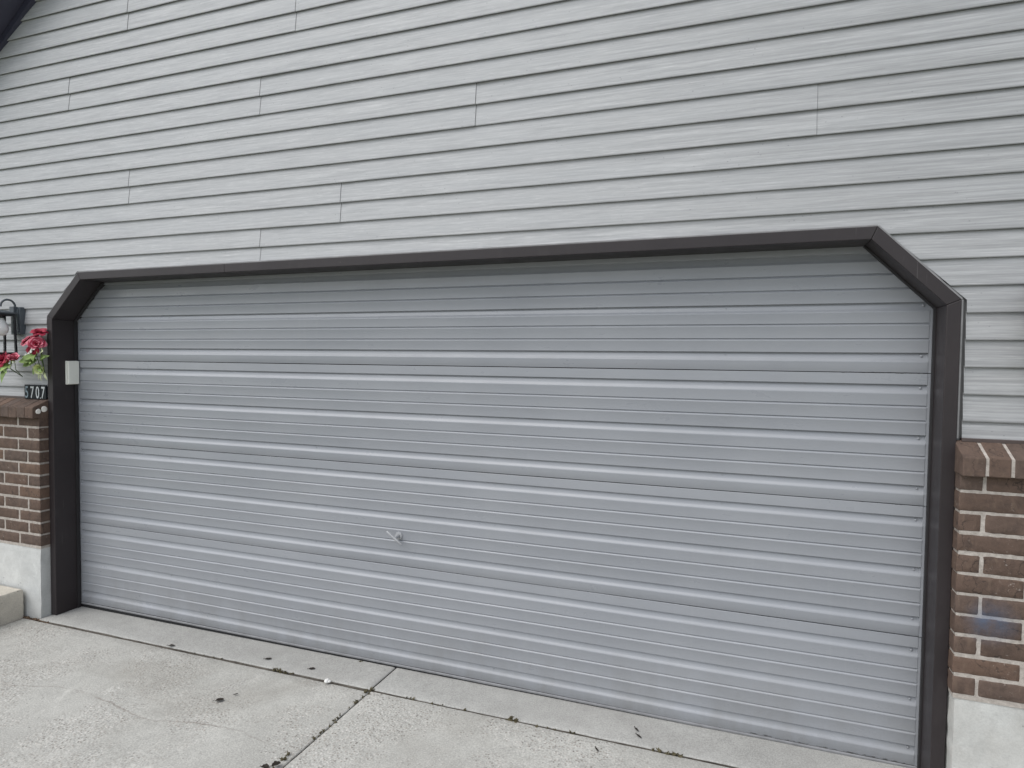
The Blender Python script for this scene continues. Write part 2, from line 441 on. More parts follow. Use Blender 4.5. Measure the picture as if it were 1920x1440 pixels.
# ---------------------------------------------------------------- roof (only its dark left rake reaches the picture)
ro = empty('roof'); ro.parent = house
def slope_box(name, t0, t1, y0, y1, mat, parent):
    m = MB()
    for sgn in (-1, 1):
        xe = XL - .45 if sgn < 0 else XR + .45
        ze = rake_z(xe); zp = rake_z(PEAK_X)
        poly = [(xe, ze + t0), (PEAK_X, zp + t0), (PEAK_X, zp + t1), (xe, ze + t1)]
        m.prism(poly, 1, y0, y1)
    return m.build(name, mat, parent)
slope_box('soffit', .004, .028, -.30, -.10, M['roof_paint'], ro)
slope_box('rake_board', -.03, .20, -.328, -.301, M['roof_paint'], ro)
slope_box('frieze_board', -.050, .002, -.168, -.128, M['roof_paint'], ro)
slope_box('shingles', .20, .235, -.35, 7.3, M['shingle'], ro)
ro2 = [o for o in ro.children]

# ---------------------------------------------------------------- door frame: mitred brown boards
fr = empty('door_frame'); fr.parent = house
def board(pin, pout, yb, name='trim_board', parent=fr, mat='trim', yf=FY, bev=.0025):
    """board whose face is the quad between two inner and two outer points; returns back to yb on the inner side"""
    m = MB()
    (a, b), (c, d) = pin, pout
    f = [m.vert(a[0], yf, a[1]), m.vert(b[0], yf, b[1]), m.vert(d[0], yf, d[1]), m.vert(c[0], yf, c[1])]
    k = [m.vert(a[0], yb, a[1]), m.vert(b[0], yb, b[1]), m.vert(d[0], -.12, d[1]), m.vert(c[0], -.12, c[1])]
    m.face(f); m.face(k[::-1])
    for i in range(4): m.face((f[i], f[(i + 1) % 4], k[(i + 1) % 4], k[i]))
    return m.build(name, M[mat], parent, bevel=bev)
for s in (-1, 1):
    z0 = GZ(s * 2.4) + .001
    board(((s * IX, z0), (s * IX, IZ)), ((s * OX, z0), (s * OX, OZ)), .03)
    board(((s * IX, IZ + .0006), (s * TX, TZ(s * TX))), ((s * OX, OZ + .0006), (s * OTX, OTZ(s * OTX))), .03)
SPL = -1.02
board(((-TX + .0006, TZ(-TX)), (SPL, TZ(SPL))), ((-OTX + .0006, OTZ(-OTX)), (SPL, OTZ(SPL))), .03)
board(((SPL + .0015, TZ(SPL)), (TX - .0006, TZ(TX))), ((SPL + .0015, OTZ(SPL)), (OTX - .0006, OTZ(OTX))), .03, yf=FY - .0015)
# pale J-channel lip that receives the siding, outside the boards
ch = MB()
def strip(p0, p1, w, y0, y1, m=0):
    a = Vector((p0[0], 0, p0[1])); b = Vector((p1[0], 0, p1[1])); d = (b - a).normalized(); nrm = Vector((-d.z, 0, d.x))
    if nrm.dot(a - Vector((0, 0, 1.2))) < 0: nrm = -nrm
    q = [a, b, b + nrm * w, a + nrm * w]
    m0 = [ch.vert(v.x, y0, v.z) for v in q]; m1 = [ch.vert(v.x, y1, v.z) for v in q]
    ch.face(m0, m); ch.face(m1[::-1], m)
    for i in range(4): ch.face((m0[i], m0[(i + 1) % 4], m1[(i + 1) % 4], m1[i]), m)
e = .0012
for s in (-1, 1):
    strip((s * (OX + e), 1.36), (s * (OX + e), OZ), .0055, -.156, -.125)
    strip((s * (OX + e), OZ + .001), (s * (OTX + e * .5), OTZ(s * OTX) + e), .0055, -.156, -.125)
strip((-OTX, OTZ(-OTX) + e), (OTX, OTZ(OTX) + e), .0055, -.1575, -.125)
ch.build('siding_channel', M['channel'], fr)
for s in (-1, 1):
    ws = MB()
    i0, i1 = IX - .0072, IX - .0004
    poly = [(s * i1, GZ(s * 2.4) + .002), (s * i1, IZ), (s * (TX - .0006), TZ(s * TX) - .0008), (s * (TX - .006), TZ(s * TX) - .0044), (s * i0, IZ - .0028), (s * i0, GZ(s * 2.4) + .002)]
    F = [ws.vert(x, -.024, z) for x, z in poly]; K = [ws.vert(x, -.006, z) for x, z in poly]
    for ix in ((0, 1, 4, 5), (1, 2, 3, 4)):
        ws.face([F[q] for q in ix]); ws.face([K[q] for q in ix][::-1])
    for q in range(6): ws.face((F[q], F[(q + 1) % 6], K[(q + 1) % 6], K[q]))
    ws.build('weatherstrip', M['trim_dark'], fr)

# ---------------------------------------------------------------- garage door: four ribbed steel sections
gd = empty('garage_door'); gd.parent = house
gd['label'] = 'wide grey ribbed steel overhead door in four sections'
H = .5334
GW = 2.43
def section_profile():
    """(z, y) from bottom to top, y positive = set back"""
    P = [(.0006, .012), (.0008, .0010), (.0022, 0)]
    marks = [(.150, 'M'), (.260, 'm'), (.375, 'm'), (.530, 'M'), (.642, 'm'), (.753, 'm'), (.910, 'M')]
    for f, t in marks:
        z = f * H
        if t == 'M':
            P += [(z - .0470, 0), (z - .0395, -.0016), (z - .0365, -.0017), (z - .0335, -.0004), (z - .0275, .0048), (z - .0240, .0068), (z - .0190, .0084), (z - .0090, .0108), (z - .0040, .0132), (z - .0018, .0138), (z - .0008, .0100), (z + .0002, .0016), (z + .0014, 0)]
        else:
            P += [(z - .0160, 0), (z - .0115, -.0018), (z - .0092, -.0019), (z - .0070, -.0006), (z - .0034, .0044), (z - .0016, .0056), (z - .0004, .0040), (z + .0010, 0)]
    P += [(H - .0042, 0), (H - .0030, .001), (H - .0026, .012)]
    return P
PROF = section_profile()
def make_section(i):
    m = MB()
    NX = 60
    xe = GW - .042
    xs = [-GW, -xe - .0012] + [-xe + 2 * xe * k / NX for k in range(NX + 1)] + [xe + .0012, GW]
    rows = []
    for z, y in PROF:
        row = []
        for k, x in enumerate(xs):
            w = .0034 * nz(x * .9 + i * 9, z * 1.6 + i, .3) + .0007 * nz(x * 3.1, z * 7 + i * 4, 1)
            zz = .0009 * nz(x * .7 + i * 3, i * 5, z * .3)
            yy = y if 2 <= k < len(xs) - 2 or z < .002 or z > H - .0028 else .0022      # folded end stile
            row.append(m.vert(x, yy + w, i * H + z + zz))
        rows.append(row)
    for A, B in zip(rows, rows[1:]):
        for k in range(len(xs) - 1): m.face((A[k], A[k + 1], B[k + 1], B[k]))
    for f in (.150, .530, .910):           # rivet heads in the deep ribs
        for x in (-2.372, -1.62, -.54, .54, 1.62, 2.366):
            z = i * H + f * H - .0125
            if abs(x) > 2: prof = [(.0052, 0), (.0050, .0026), (.0034, .0040), (.0006, .0044)]
            else: prof = [(.003, 0), (.0022, .0016), (.0003, .002)]
            rings = []
            for r, h in prof:
                rings.append([m.vert(x + r * math.cos(t), .0096 - h, z + r * math.sin(t)) for t in [2 * math.pi * q / 10 for q in range(10)]])
            for A, B in zip(rings, rings[1:]):
                for q in range(10): m.face((A[q], A[(q + 1) % 10], B[(q + 1) % 10], B[q]))
            m.face(rings[-1])
    return m
for i in range(4):
    make_section(i).build('door_section', M['door'], gd, smooth='auto')
bk = MB(); bk.box(-GW - .02, GW + .02, .030, .05, -.05, 4 * H + .05); bk.build('back_panel', M['dark_fill'], gd)
# seal along the floor
sl = MB()
for k in range(48):
    x0 = -2.40 + 4.80 * k / 48; x1 = x0 + .1
    w0 = .0018 * nz(x0 * 3, 4); w1 = .0018 * nz(x1 * 3, 4)
    q = [(x0, .0006, -.001), (x1, .0006, -.001), (x1, -.002 + w1, -.013 + w1), (x0, -.002 + w0, -.013 + w0)]
    sl.quad(*q)
    sl.quad((x0, -.002 + w0, -.013 + w0), (x1, -.002 + w1, -.013 + w1), (x1, .012, -.014), (x0, .012, -.014))
sl.build('seal_retainer', M['strip'], gd, smooth=True)
rb = MB(); rb.box(-2.405, 2.405, .004, .024, -.052, -.012); rb.build('rubber_seal', M['rubber'], gd, bevel=.004)
# T handle
hd = empty('handle', (-.004, 0, .694)); hd.parent = gd
m = MB()
def ycyl(m, r, y0, y1, x=0, z=0, seg=18):
    A = [m.vert(x + r * math.cos(t), y0, z + r * math.sin(t)) for t in [2 * math.pi * q / seg for q in range(seg)]]
    B = [m.vert(x + r * .92 * math.cos(t), y1, z + r * .92 * math.sin(t)) for t in [2 * math.pi * q / seg for q in range(seg)]]
    m.face(A); m.face(B[::-1])
    for q in range(seg): m.face((A[q], A[(q + 1) % seg], B[(q + 1) % seg], B[q]))
ycyl(m, .022, .003, -.007); ycyl(m, .010, -.007, -.046)
m.build('rose_plate', M['metal'], hd, bevel=.0015, smooth='auto')
m = MB()
dirv = Vector((.043, 0, -.030))
m.tube([Vector((0, -.050, 0)) + dirv * t for t in (-1.05, -.95, -.4, 0, .4, .95, 1.05)], [.003, .0052, .0058, .0075, .0058, .0052, .003], 10)
m.build('lever', M['metal'], hd, smooth='auto')

# ---------------------------------------------------------------- brick wainscot with sloped sill, foundation
def brick_wall(s):
    """s=-1 left pier, +1 right pier"""
    par = empty('brick_wall'); par.parent = house
    xc = s * 2.452                      # corner next to the frame
    bricks = MB(); tint = []
    mort = MB()
    far = XL if s < 0 else XR
    a, b = sorted((xc + s * .0035, far))
    mort.box(a, b, BY + .0022, -.125, .405, 1.245)
    zb = .4235; CH = .0757; J = .0115
    for r in range(11):
        z0 = zb + r * CH; z1 = z0 + CH - J
        L, PITCH = .2165, .2268
        if s < 0: first = .103 if r % 2 else .191
        else: first = .205 if r % 2 else .070
        x = 0.
        k = 0
        while x < 1.93:
            w = first if k == 0 else L
            j = [random.uniform(-.0015, .0015) for _ in range(4)]
            x0 = xc + s * (x + (0 if k == 0 else 0)); x1 = xc + s * (x + w)
            A, B = sorted((x0, x1))
            n0 = len(bricks.f)
            bx(bricks, A + j[0] * .5, B + j[1] * .5, BY + j[2] * .8, -.13, z0 + j[3] * .6, z1 + j[1] * .6, r * 31 + k * 7 + s)
            tint += [random.random()] * (len(bricks.f) - n0)
            x += w + J; k += 1
    return par, bricks, tint, mort

def bx(m, x0, x1, y0, y1, z0, z1, seed):
    """brick: box with a softly worn, rounded front"""
    r = .0035
    nx = max(2, int((x1 - x0) / .02)); nzz = 3
    def P(x, z, inset):
        d = .0012 * nz(x * 40, z * 40, seed) + .0008 * nz(x * 110, z * 110, seed)
        e = .0022 * nz(x * 55 + seed, z * 55, 3) + .0012 * nz(x * 140 + seed, z * 140, 7)
        return x, z, d, e
    xs = [x0, x0 + r] + [x0 + r + (x1 - x0 - 2 * r) * i / nx for i in range(1, nx)] + [x1 - r, x1]
    zs = [z0, z0 + r] + [z0 + r + (z1 - z0 - 2 * r) * i / nzz for i in range(1, nzz)] + [z1 - r, z1]
    g = []
    for iz, z in enumerate(zs):
        row = []
        for ix, x in enumerate(xs):
            ed = (ix in (0, len(xs) - 1)) + (iz in (0, len(zs) - 1))
            X, Z, d, e = P(x, z, ed)
            yy = y0 + d + (r * .75 * ed)
            row.append(m.vert(x + (e if ix in (0, len(xs) - 1) else 0), yy, z + (e if iz in (0, len(zs) - 1) else 0)))
        g.append(row)
    for A, B in zip(g, g[1:]):
        for i in range(len(xs) - 1): m.face((A[i], A[i + 1], B[i + 1], B[i]))
    bk = []
    per = [g[0][i] for i in range(len(xs))] + [g[k][-1] for k in range(1, len(zs))] + [g[-1][i] for i in range(len(xs) - 2, -1, -1)] + [g[k][0] for k in range(len(zs) - 2, 0, -1)]
    bk = [m.vert(m.v[i][0], y1, m.v[i][2]) for i in per]
    for i in range(len(per)):
        j = (i + 1) % len(per)
        m.face((per[j], per[i], bk[i], bk[j]))

def set_tint(o, t):
    at = o.data.attributes.new('tint', 'FLOAT', 'FACE')
    at.data.foreach_set('value', t)

CAPF, CAPB, CT, CB = -.258, -.142, 1.304, 1.2355
for s in (-1, 1):
    par, bm_, tint, mort = brick_wall(s)
    o = bm_.build('brick_courses', M['brick'], par, fix=False, smooth='auto'); set_tint(o, tint)
    mort.build('mortar', M['mortar'], par)
    # rowlock sill: bricks on edge, sloping to the front
    cap = MB(); ct = []
    x = 0.; k = 0
    xc = s * 2.449
    while x < 1.9:
        w = (.0725 if s < 0 else .0685) + random.uniform(-.002, .002)
        A, B = sorted((xc + s * x, xc + s * (x + w)))
        n0 = len(cap.f)
        dz = random.uniform(-.001, .001); dy = random.uniform(-.0015, .0015)
        cap.prism([(CAPF + dy, CB + dz), (CAPF + dy, CT + dz), (CAPB, 1.355 + dz), (CAPB, CB + dz)], 0, A, B)
        ct += [random.random() * .8 + .2] * (len(cap.f) - n0)
        x += w + (.0045 if s < 0 else .0095); k += 1
    sill = empty('brick_sill'); sill.parent = par
    me_before = ct
    o = cap.build('sill_bricks', M['brick'], sill, fix=False)
    set_tint(o, ct)
    bmc = bmesh.new(); bmc.from_mesh(o.data); bmesh.ops.recalc_face_normals(bmc, faces=bmc.faces)
    bmesh.ops.bevel(bmc, geom=bmc.edges[:], offset=.004, segments=2, profile=.5, affect='EDGES')
    for v in bmc.verts:
        v.co += Vector((.0008 * nz(v.co.x * 60, v.co.z * 60), .0014 * nz(v.co.x * 40, v.co.z * 45, 3), .0010 * nz(v.co.x * 50, v.co.y * 60, 5)))
    bmc.to_mesh(o.data); bmc.free()
    mm = MB(); a, b = sorted((xc + s * .002, xc + s * 1.88))
    mm.prism([(CAPF + .003, CB + .004), (CAPF + .003, CT - .0015), (CAPB, 1.3525), (CAPB, CB + .004)], 0, a, b)
    mm.build('sill_mortar', M['mortar'] if s > 0 else M['sill_mortar'], sill)
    # metal flashing between sill and siding
    fl = MB(); a, b = sorted((s * 2.470, s * 4.3))
    fl.prism([(-.157, 1.349), (-.157, 1.3615), (-.130, 1.3635), (-.130, 1.349)], 0, a, b)
    fl.build('flashing', M['flash'], par, bevel=.001)
    # foundation
    fo = MB()
    fx0 = s * 2.456; fx1 = XL if s < 0 else XR
    NXf, NZf = 60, 22
    def FP(u, v):
        x = fx0 + (fx1 - fx0) * u ** 1.5; z = -.12 + (.4150 + .12) * v
        y = -.216 + .0035 * nz(x * 7, z * 9, s) + .0022 * nz(x * 26, z * 26, s * 3) - .004 * (1 - v)
        if u == 0: x += s * (.004 + .0045 * nz(z * 22, s * 4)); y += .004
        if v == 1: y += .003; z += .0025 * nz(x * 12, 2)
        return x, y, z
    gg = [[fo.vert(*FP(i / NXf, j / NZf)) for i in range(NXf + 1)] for j in range(NZf + 1)]
    for j in range(NZf):
        for i in range(NXf): fo.face((gg[j][i], gg[j][i + 1], gg[j + 1][i + 1], gg[j + 1][i]))
    for j in range(NZf):      # end return
        prev = [gg[j][0], gg[j + 1][0]]
        for q in range(1, 5):
            y = -.214 + .02 * q
            cur = [fo.vert(fo.v[gg[jj][0]][0] - s * .002 * q * .3 + .003 * nz(fo.v[gg[jj][0]][2] * 15, q * 3), y, fo.v[gg[jj][0]][2]) for jj in (j, j + 1)]
            fo.face((prev[0], prev[1], cur[1], cur[0])); prev = cur
    for i in range(NXf):
        a = fo.v[gg[NZf][i]]; b = fo.v[gg[NZf][i + 1]]
        fo.quad(a, b, (b[0], -.13, b[2]), (a[0], -.13, a[2]))
    fo.build('foundation', M['foundL'] if s < 0 else M['foundR'], house, smooth='auto')
    if s < 0:
        # mortar-filled cores in the cut end of the first sill brick
        co = MB()
        for cy, cz, r in ((-.226, 1.278, .0165), (-.189, 1.291, .0185)):
            ring = []
            for q in range(14):
                t = 2 * math.pi * q / 14; rr = r * (1 + .22 * nz(math.cos(t) * 2, math.sin(t) * 2, cy * 50))
                ring.append((cy + rr * math.cos(t), cz + rr * math.sin(t)))
            A = [co.vert(-2.4475, a, b) for a, b in ring]; B = [co.vert(-2.4445, cy + (a - cy) * .8, cz + (b - cz) * .8) for a, b in ring]
            co.face(B)
            for q in range(14): co.face((A[q], A[(q + 1) % 14], B[(q + 1) % 14], B[q]))
        co.build('mortar_core', M['core'], sill, smooth='auto')

# ---------------------------------------------------------------- concrete: apron and driveway slabs, step, ground
def slab(name, x0, x1, y0, y1, dz, mat, seed, step=.06, skirt=.09, rot=0.):
    m = MB()
    def axis(a, b):
        n = max(2, int((b - a) / step))
        c = [a, a + .003, a + .009] + [a + .009 + (b - a - .018) * i / n for i in range(1, n)] + [b - .009, b - .003, b]
        return c
    X, Yy = axis(x0, x1), axis(y0, y1)
    g = []
    for j, y in enumerate(Yy):
        row = []
        for i, x in enumerate(X):
            ex = min(i, len(X) - 1 - i); ey = min(j, len(Yy) - 1 - j); e_ = min(ex, ey)
            z = GZ(x) + dz + .0015 * nz(x * 2, y * 2, seed) + .0006 * nz(x * 14, y * 14, seed)
            dx = dy = 0
            if e_ == 0: z -= .0065 + .002 * nz(x * 30, y * 30, seed)
            elif e_ == 1: z -= .0022
            if ex < 3: dx = .0022 * nz(y * 24, seed, ex * .2) + .0012 * nz(y * 70, seed)
            if ey < 3: dy = .0022 * nz(x * 24, seed, ey * .2) + .0012 * nz(x * 70, seed)
            row.append(m.vert(x + dx, y + dy, z))
        g.append(row)
    for A, B in zip(g, g[1:]):
        for i in range(len(X) - 1): m.face((A[i], A[i + 1], B[i + 1], B[i]))
    per = g[0][:] + [r[-1] for r in g[1:]] + g[-1][-2::-1] + [g[k][0] for k in range(len(g) - 2, 0, -1)]
    bt = [m.vert(m.v[i][0], m.v[i][1], m.v[i][2] - skirt) for i in per]
    for i in range(len(per)):
        j = (i + 1) % len(per); m.face((per[j], per[i], bt[i], bt[j]), 1)
    o = m.build(name, [M[mat], M['soil']], smooth='auto')
    tag(o, kind='structure'); return o
JX, JY = -.022, -.240
slab('garage_apron', -2.452, JX - .004, JY + .003, .9, 0, 'apron', 1)
slab('garage_apron', JX + .004, 2.70, JY + .003, .9, 0, 'apron', 2)
slab('driveway', -2.585, JX - .005, -6.2, JY - .004, -.010, 'drive', 3)
slab('driveway', JX + .004, 3.6, -6.2, JY - .004, -.005, 'drive', 4)
# far half of the driveway and the ground sheet
slab('driveway', -2.585, 3.6, -13.2, -6.212, -.009, 'drive', 5, step=.4)
gm = MB(); gm.quad((-150, -150, -.075), (150, -150, -.075), (150, 150, -.075), (-150, 150, -.075))
tag(gm.build('ground', M['lawn'], None), kind='structure')
so = MB(); so.box(-2.66, 3.55, -6.0, .6, -.070, -.051)
tag(so.build('soil', M['soil'], None), kind='structure')

st = MB()
stx = -2.592
NXs = 26
prof = [(-.2405, -.07), (-.2405, .132), (-.247, .1385), (-.26, .1405)] + [(-.26 - .1 * i, .1405) for i in range(1, 9)] + [(-1.11, .139), (-1.118, .13), (-1.12, -.07)]
sx = [stx, stx - .0035, stx - .011] + [stx - .011 - .06 * i for i in range(1, 26)]
rows = []
for i, x in enumerate(sx):
    row = []
    for (y, z) in prof:
        zz = z
        if i == 0 and z > .1: zz = z - .010
        elif i == 1 and z > .1: zz = z - .0028
        d = .0022 * nz(x * 18, y * 18, z * 18)
        row.append(st.vert(x + d * (i < 2), y + d * .5, zz + .0018 * nz(x * 9, y * 9, 4)))
    rows.append(row)
for A, B in zip(rows, rows[1:]):
    for i in range(len(prof) - 1): st.face((A[i], A[i + 1], B[i + 1], B[i]))
# right side of the step, finely divided so that it can be rough
for (ya, za), (yb, zb_), ia, ib in [(prof[k], prof[k + 1], rows[0][k], rows[0][k + 1]) for k in range(1, len(prof) - 2)]:
    pa, pb = st.v[ia], st.v[ib]
    pr_ = [ia, ib]
    for q in range(1, 9):
        t = q / 8
        cur = [st.vert(pa[0] + .004 * nz(pa[1] * 14, q * 1.7) * (q < 8), pa[1], pa[2] + (-.07 - pa[2]) * t), st.vert(pb[0] + .004 * nz(pb[1] * 14, q * 1.7) * (q < 8), pb[1], pb[2] + (-.07 - pb[2]) * t)]
        st.face((pr_[0], pr_[1], cur[1], cur[0])); pr_ = cur
tag(st.build('concrete_step', M['step'], smooth='auto'), 'weathered tan concrete step against the whitewashed foundation at lower left', 'step')

# ---------------------------------------------------------------- wall lanterns
def make_lantern():
    root = empty('wall_lantern', (0, 0, 0))
    hw, dp = .054, .108                # half width, depth of the glass box; origin = centre of the back plate on the wall
    yb, yf = -.062, -.062 - dp
    z0, z1 = -.210, .034
    m = MB(); m.box(-.045, .045, -.030, .006, -.088, .088); m.box(-.034, .034, -.036, -.0302, -.074, .074)
    m.build('back_plate', M['lamp_grey'], root, bevel=.004)
    m = MB()
    pts = []
    for k in range(15):
        t = k / 14 * math.pi
        pts.append((0, -.030 - .043 + .043 * math.cos(t), .090 + .042 * math.sin(t)))
    m.tube([(0, -.015, .050), (0, -.030, .072)] + pts + [(0, yb - dp / 2, .085)], .0065, 10)
    m.box(-.020, .020, -.052, -.026, .052, .090)
    m.build('arm', M['lamp_grey'], root, smooth='auto')
    t = .0062
    m = MB()
    for x in (-hw, hw):
        for y in (yb, yf):
            # corner posts flare slightly towards the bottom
            sx_ = 1 if x > 0 else -1; sy_ = 1 if y == yb else -1
            a = [(x + dx - sx_ * .008, y + dy - sy_ * 0.004) for dx, dy in ((-t, -t), (t, -t), (t, t), (-t, t))]
            b = [(x + dx, y + dy) for dx, dy in ((-t, -t), (t, -t), (t, t), (-t, t))]
            B = [m.vert(p[0], p[1], z0) for p in b]; A = [m.vert(p[0], p[1], z1) for p in a]
            m.face(B[::-1]); m.face(A)
            for q in range(4): m.face((B[q], B[(q + 1) % 4], A[(q + 1) % 4], A[q]))
    for z, w in ((z0, hw), (z1, hw - .008)):
        for y in (yb, yf): m.box(-w + t, w - t, y - t, y + t, z - .008, z + .006)
        for x in (-w, w): m.box(x - t, x + t, yf + t, yb - t, z - .008, z + .006)
    m.build('cage', M['lamp'], root, bevel=.0015)
    m = MB()
    yc = (yb + yf) / 2
    m.box(-hw - .008, hw + .008, yf - .012, yb + .012, z1 + .0065, z1 + .014)
    A = [m.vert(x, y, z1 + .0145) for x, y in ((-.045, yf + .012), (.045, yf + .012), (.045, yb - .012), (-.045, yb - .012))]
    B = [m.vert(x, y, z1 + .028) for x, y in ((-.02, yc - .02), (.02, yc - .02), (.02, yc + .02), (-.02, yc + .02))]
    m.face(A[::-1]); m.face(B)
    for q in range(4): m.face((A[q], A[(q + 1) % 4], B[(q + 1) % 4], B[q]))
    m.build('cap', M['lamp_grey'], root)
    for k, (x0, x1, y0, y1) in enumerate(((-hw + t, hw - t, yf, yf), (-hw + t, hw - t, yb, yb), (-hw + .002, -hw + .002, yf + t, yb - t), (hw - .002, hw - .002, yf + t, yb - t))):
        m = MB()
        d = .0012
        if x0 == x1: m.box(x0 - d, x0 + d, y0, y1, z0 + .0065, z1 - .0085)
        else: m.box(x0, x1, y0 - d, y0 + d, z0 + .0065, z1 - .0085)
        m.build('pane', M['glass'], root)
    m = MB()
    m.lathe([(.012, .030), (.014, .016), (.017, .004), (.028, -.014), (.038, -.038), (.0405, -.058), (.036, -.078), (.022, -.094), (.002, -.100)], (0, yc, 0), 24)
    m.build('bulb', M['bulb'], root, smooth=True)
    m = MB(); m.lathe([(.017, z1 + .004), (.017, .012)], (0, yc, 0), 16); m.build('socket', M['lamp'], root, smooth='auto')
    return root
GRP_L = 'wall lanterns beside the garage door'
lan = make_lantern()
lan.location = (-2.724, SY + .004, 1.850)
tag(lan, 'black wall lantern with a white bulb behind clear glass, silk roses tucked below it', 'lantern', GRP_L)
lan2 = copy_tree(lan)
lan2.location = (2.696, SY + .004, 1.850)
tag(lan2, 'black wall lantern on the siding above the blue-smudged brick pier', 'lantern', GRP_L)

# ---------------------------------------------------------------- house number
FRM = tag(empty('house_number', (-2.560, -.1590, 1.3490)), 'black house number plaque reading 5707 above the left brick sill', 'sign')
for k, ch_ in enumerate('5707'):
    xk = -.0775 + k * .0505
    m = MB(); m.box(xk - .0243, xk + .0243, -.009, .0005, .0 + (.001 if k % 2 else 0), .092)
    tl = m.build('tile', M['black_tile'], FRM, bevel=.002)
    cu = bpy.data.curves.new('digit', 'FONT'); cu.body = ch_; cu.size = .106; cu.align_x = 'CENTER'; cu.extrude = .0006; cu.offset = .0006
    to = bpy.data.objects.new('digit', cu); C.objects.link(to)
    bpy.context.view_layer.update()
    me = bpy.data.meshes.new_from_object(to.evaluated_get(bpy.context.evaluated_depsgraph_get()))
    bpy.data.objects.remove(to)
    me.transform(Matrix.Translation((xk, -.0105, .008)) @ Matrix.Rotation(R(90), 4, 'X') @ Matrix.Diagonal((.66, 1, 1, 1)))
    me.materials.clear(); me.materials.append(M['digit_dim'] if k == 0 else M['digit'])
    do = bpy.data.objects.new('digit', me); C.objects.link(do); do.parent = tl
m = MB(); m.lathe([(.0001, .003), (.0035, .002), (.004, 0)], (0, 0, 0), 10)
sc_ = m.build('screw', M['digit'], FRM, smooth=True); sc_.rotation_euler = (R(90), 0, 0); sc_.location = (.050, -.009, .008)

# ---------------------------------------------------------------- keypad on the left jamb
kp = tag(empty('keypad', (-IX, -.040, 1.444)), 'small off-white keypad box on the brown left door jamb', 'keypad')
m = MB(); m.box(0.0008, .014, -.043, .032, 0, .152); m.build('housing', M['white'], kp, bevel=.002)
m = MB(); m.box(.0145, .027, -.0385, .032, .002, .150); m.build('cover', M['white'], kp, bevel=.004, seg=3)

# ---------------------------------------------------------------- silk flowers
def petal(m, c, ax, ang, size, open_, mi, curl=.35, seed=0):
    """one cupped petal rooted at c, flower axis ax"""
    ax = ax.normalized()
    t = ax.orthogonal().normalized(); b = ax.cross(t)
    out = t * math.cos(ang) + b * math.sin(ang); side = ax.cross(out)
    N = 5
    g = []
    for j in range(N + 1):
        v = j / N
        w = size * .62 * math.sin(math.pi * (.16 + .74 * v)) ** .8
        a = open_ * v + curl * max(0, v - .65) * 2.2
        r = size * (v * math.sin(open_ * .5 + a * .5) + .10)
        h = size * v * math.cos(open_ * .35 + a * .45)
        row = []
        for i in range(N + 1):
            u = (i / N - .5) * 2
            cup = size * .22 * u * u * (1 - .6 * open_ / 1.5)
            p = c + out * (r - cup) + side * (w * u) + ax * (h + size * .05 * nz(u * 3 + seed, v * 3, ang))
            row.append(m.vert(*p))
        g.append(row)
    for j in range(N):
        for i in range(N): m.face((g[j][i], g[j][i + 1], g[j + 1][i + 1], g[j + 1][i]), mi if j < N - 1 else mi + 1)

def rose(par, c, ax, size, mats, seed, bud=False):
    m = MB(); c = Vector(c); ax = Vector(ax)
    rnd = random.Random(seed)
    layers = [(4, .45, .15), (5, .62, .45), (5, .8, .8)] + ([] if bud else [(6, .95, 1.15), (6, 1.05, 1.5)])
    for k, (n, sz, op) in enumerate(layers):
        for i in range(n):
            petal(m, c, ax + Vector((rnd.uniform(-.1, .1), rnd.uniform(-.1, .1), 0)), 2 * math.pi * (i + .5 * k) / n + rnd.uniform(-.15, .15), size * sz * rnd.uniform(.9, 1.1), op, 0, .3 if k < 3 else .5, seed + i + k * 9)
    return m.build('rose', mats, par, smooth=True, fix=False)

def leaf(m, p, d, length, width, mi=0, bend=.3, up=Vector((0, -1, .3))):
    p = Vector(p); d = Vector(d).normalized(); s = d.cross(up).normalized(); n = s.cross(d)
    N = 6; g = []
    for j in range(N + 1):
        v = j / N; w = width * math.sin(math.pi * v ** .8) * .5 + .0008
        q = p + d * length * v + n * (-bend * length * v * v)
        g.append([m.vert(*(q - s * w + n * w * .35)), m.vert(*q), m.vert(*(q + s * w + n * w * .35))])
    for j in range(N):
        for i in range(2): m.face((g[j][i], g[j][i + 1], g[j + 1][i + 1], g[j + 1][i]), mi)


ROSE = [M['rose'], M['rose_pale']]
GRP_F = 'silk flower bunches by the left lantern'
CM = Vector((.55, -1, .12))            # the way the bunches face, out from the wall and towards the drive
bq = tag(empty('flower_bouquet', (-2.500, SY, 1.490)), 'red silk roses with one pale green bloom beside the brown frame, above the house number', 'bouquet', GRP_F)
O = Vector(bq.location)
for (x, y, z), ax, sz, mt, sd_ in [((-2.472, -.195, 1.765), (.35, -.4, 1), .043, 0, 1), ((-2.562, -.200, 1.712), (-.2, -.7, .75), .042, 1, 2), ((-2.466, -.214, 1.696), (.7, -.65, .5), .045, 1, 3),
                                ((-2.530, -.190, 1.662), (.3, -.9, .1), .040, 0, 4), ((-2.515, -.185, 1.738), (-.2, -.6, .9), .036, 0, 6)]:
    rose(bq, Vector((x, y, z)) - O, ax, sz, [M['rose'], M['rose_pale']] if mt else [M['rose'], M['rose']], sd_)
rose(bq, Vector((-2.452, -.200, 1.552)) - O, (.35, -.75, -.35), .050, [M['rose_green'], M['leaf_pale']], 9, True)
m = MB()
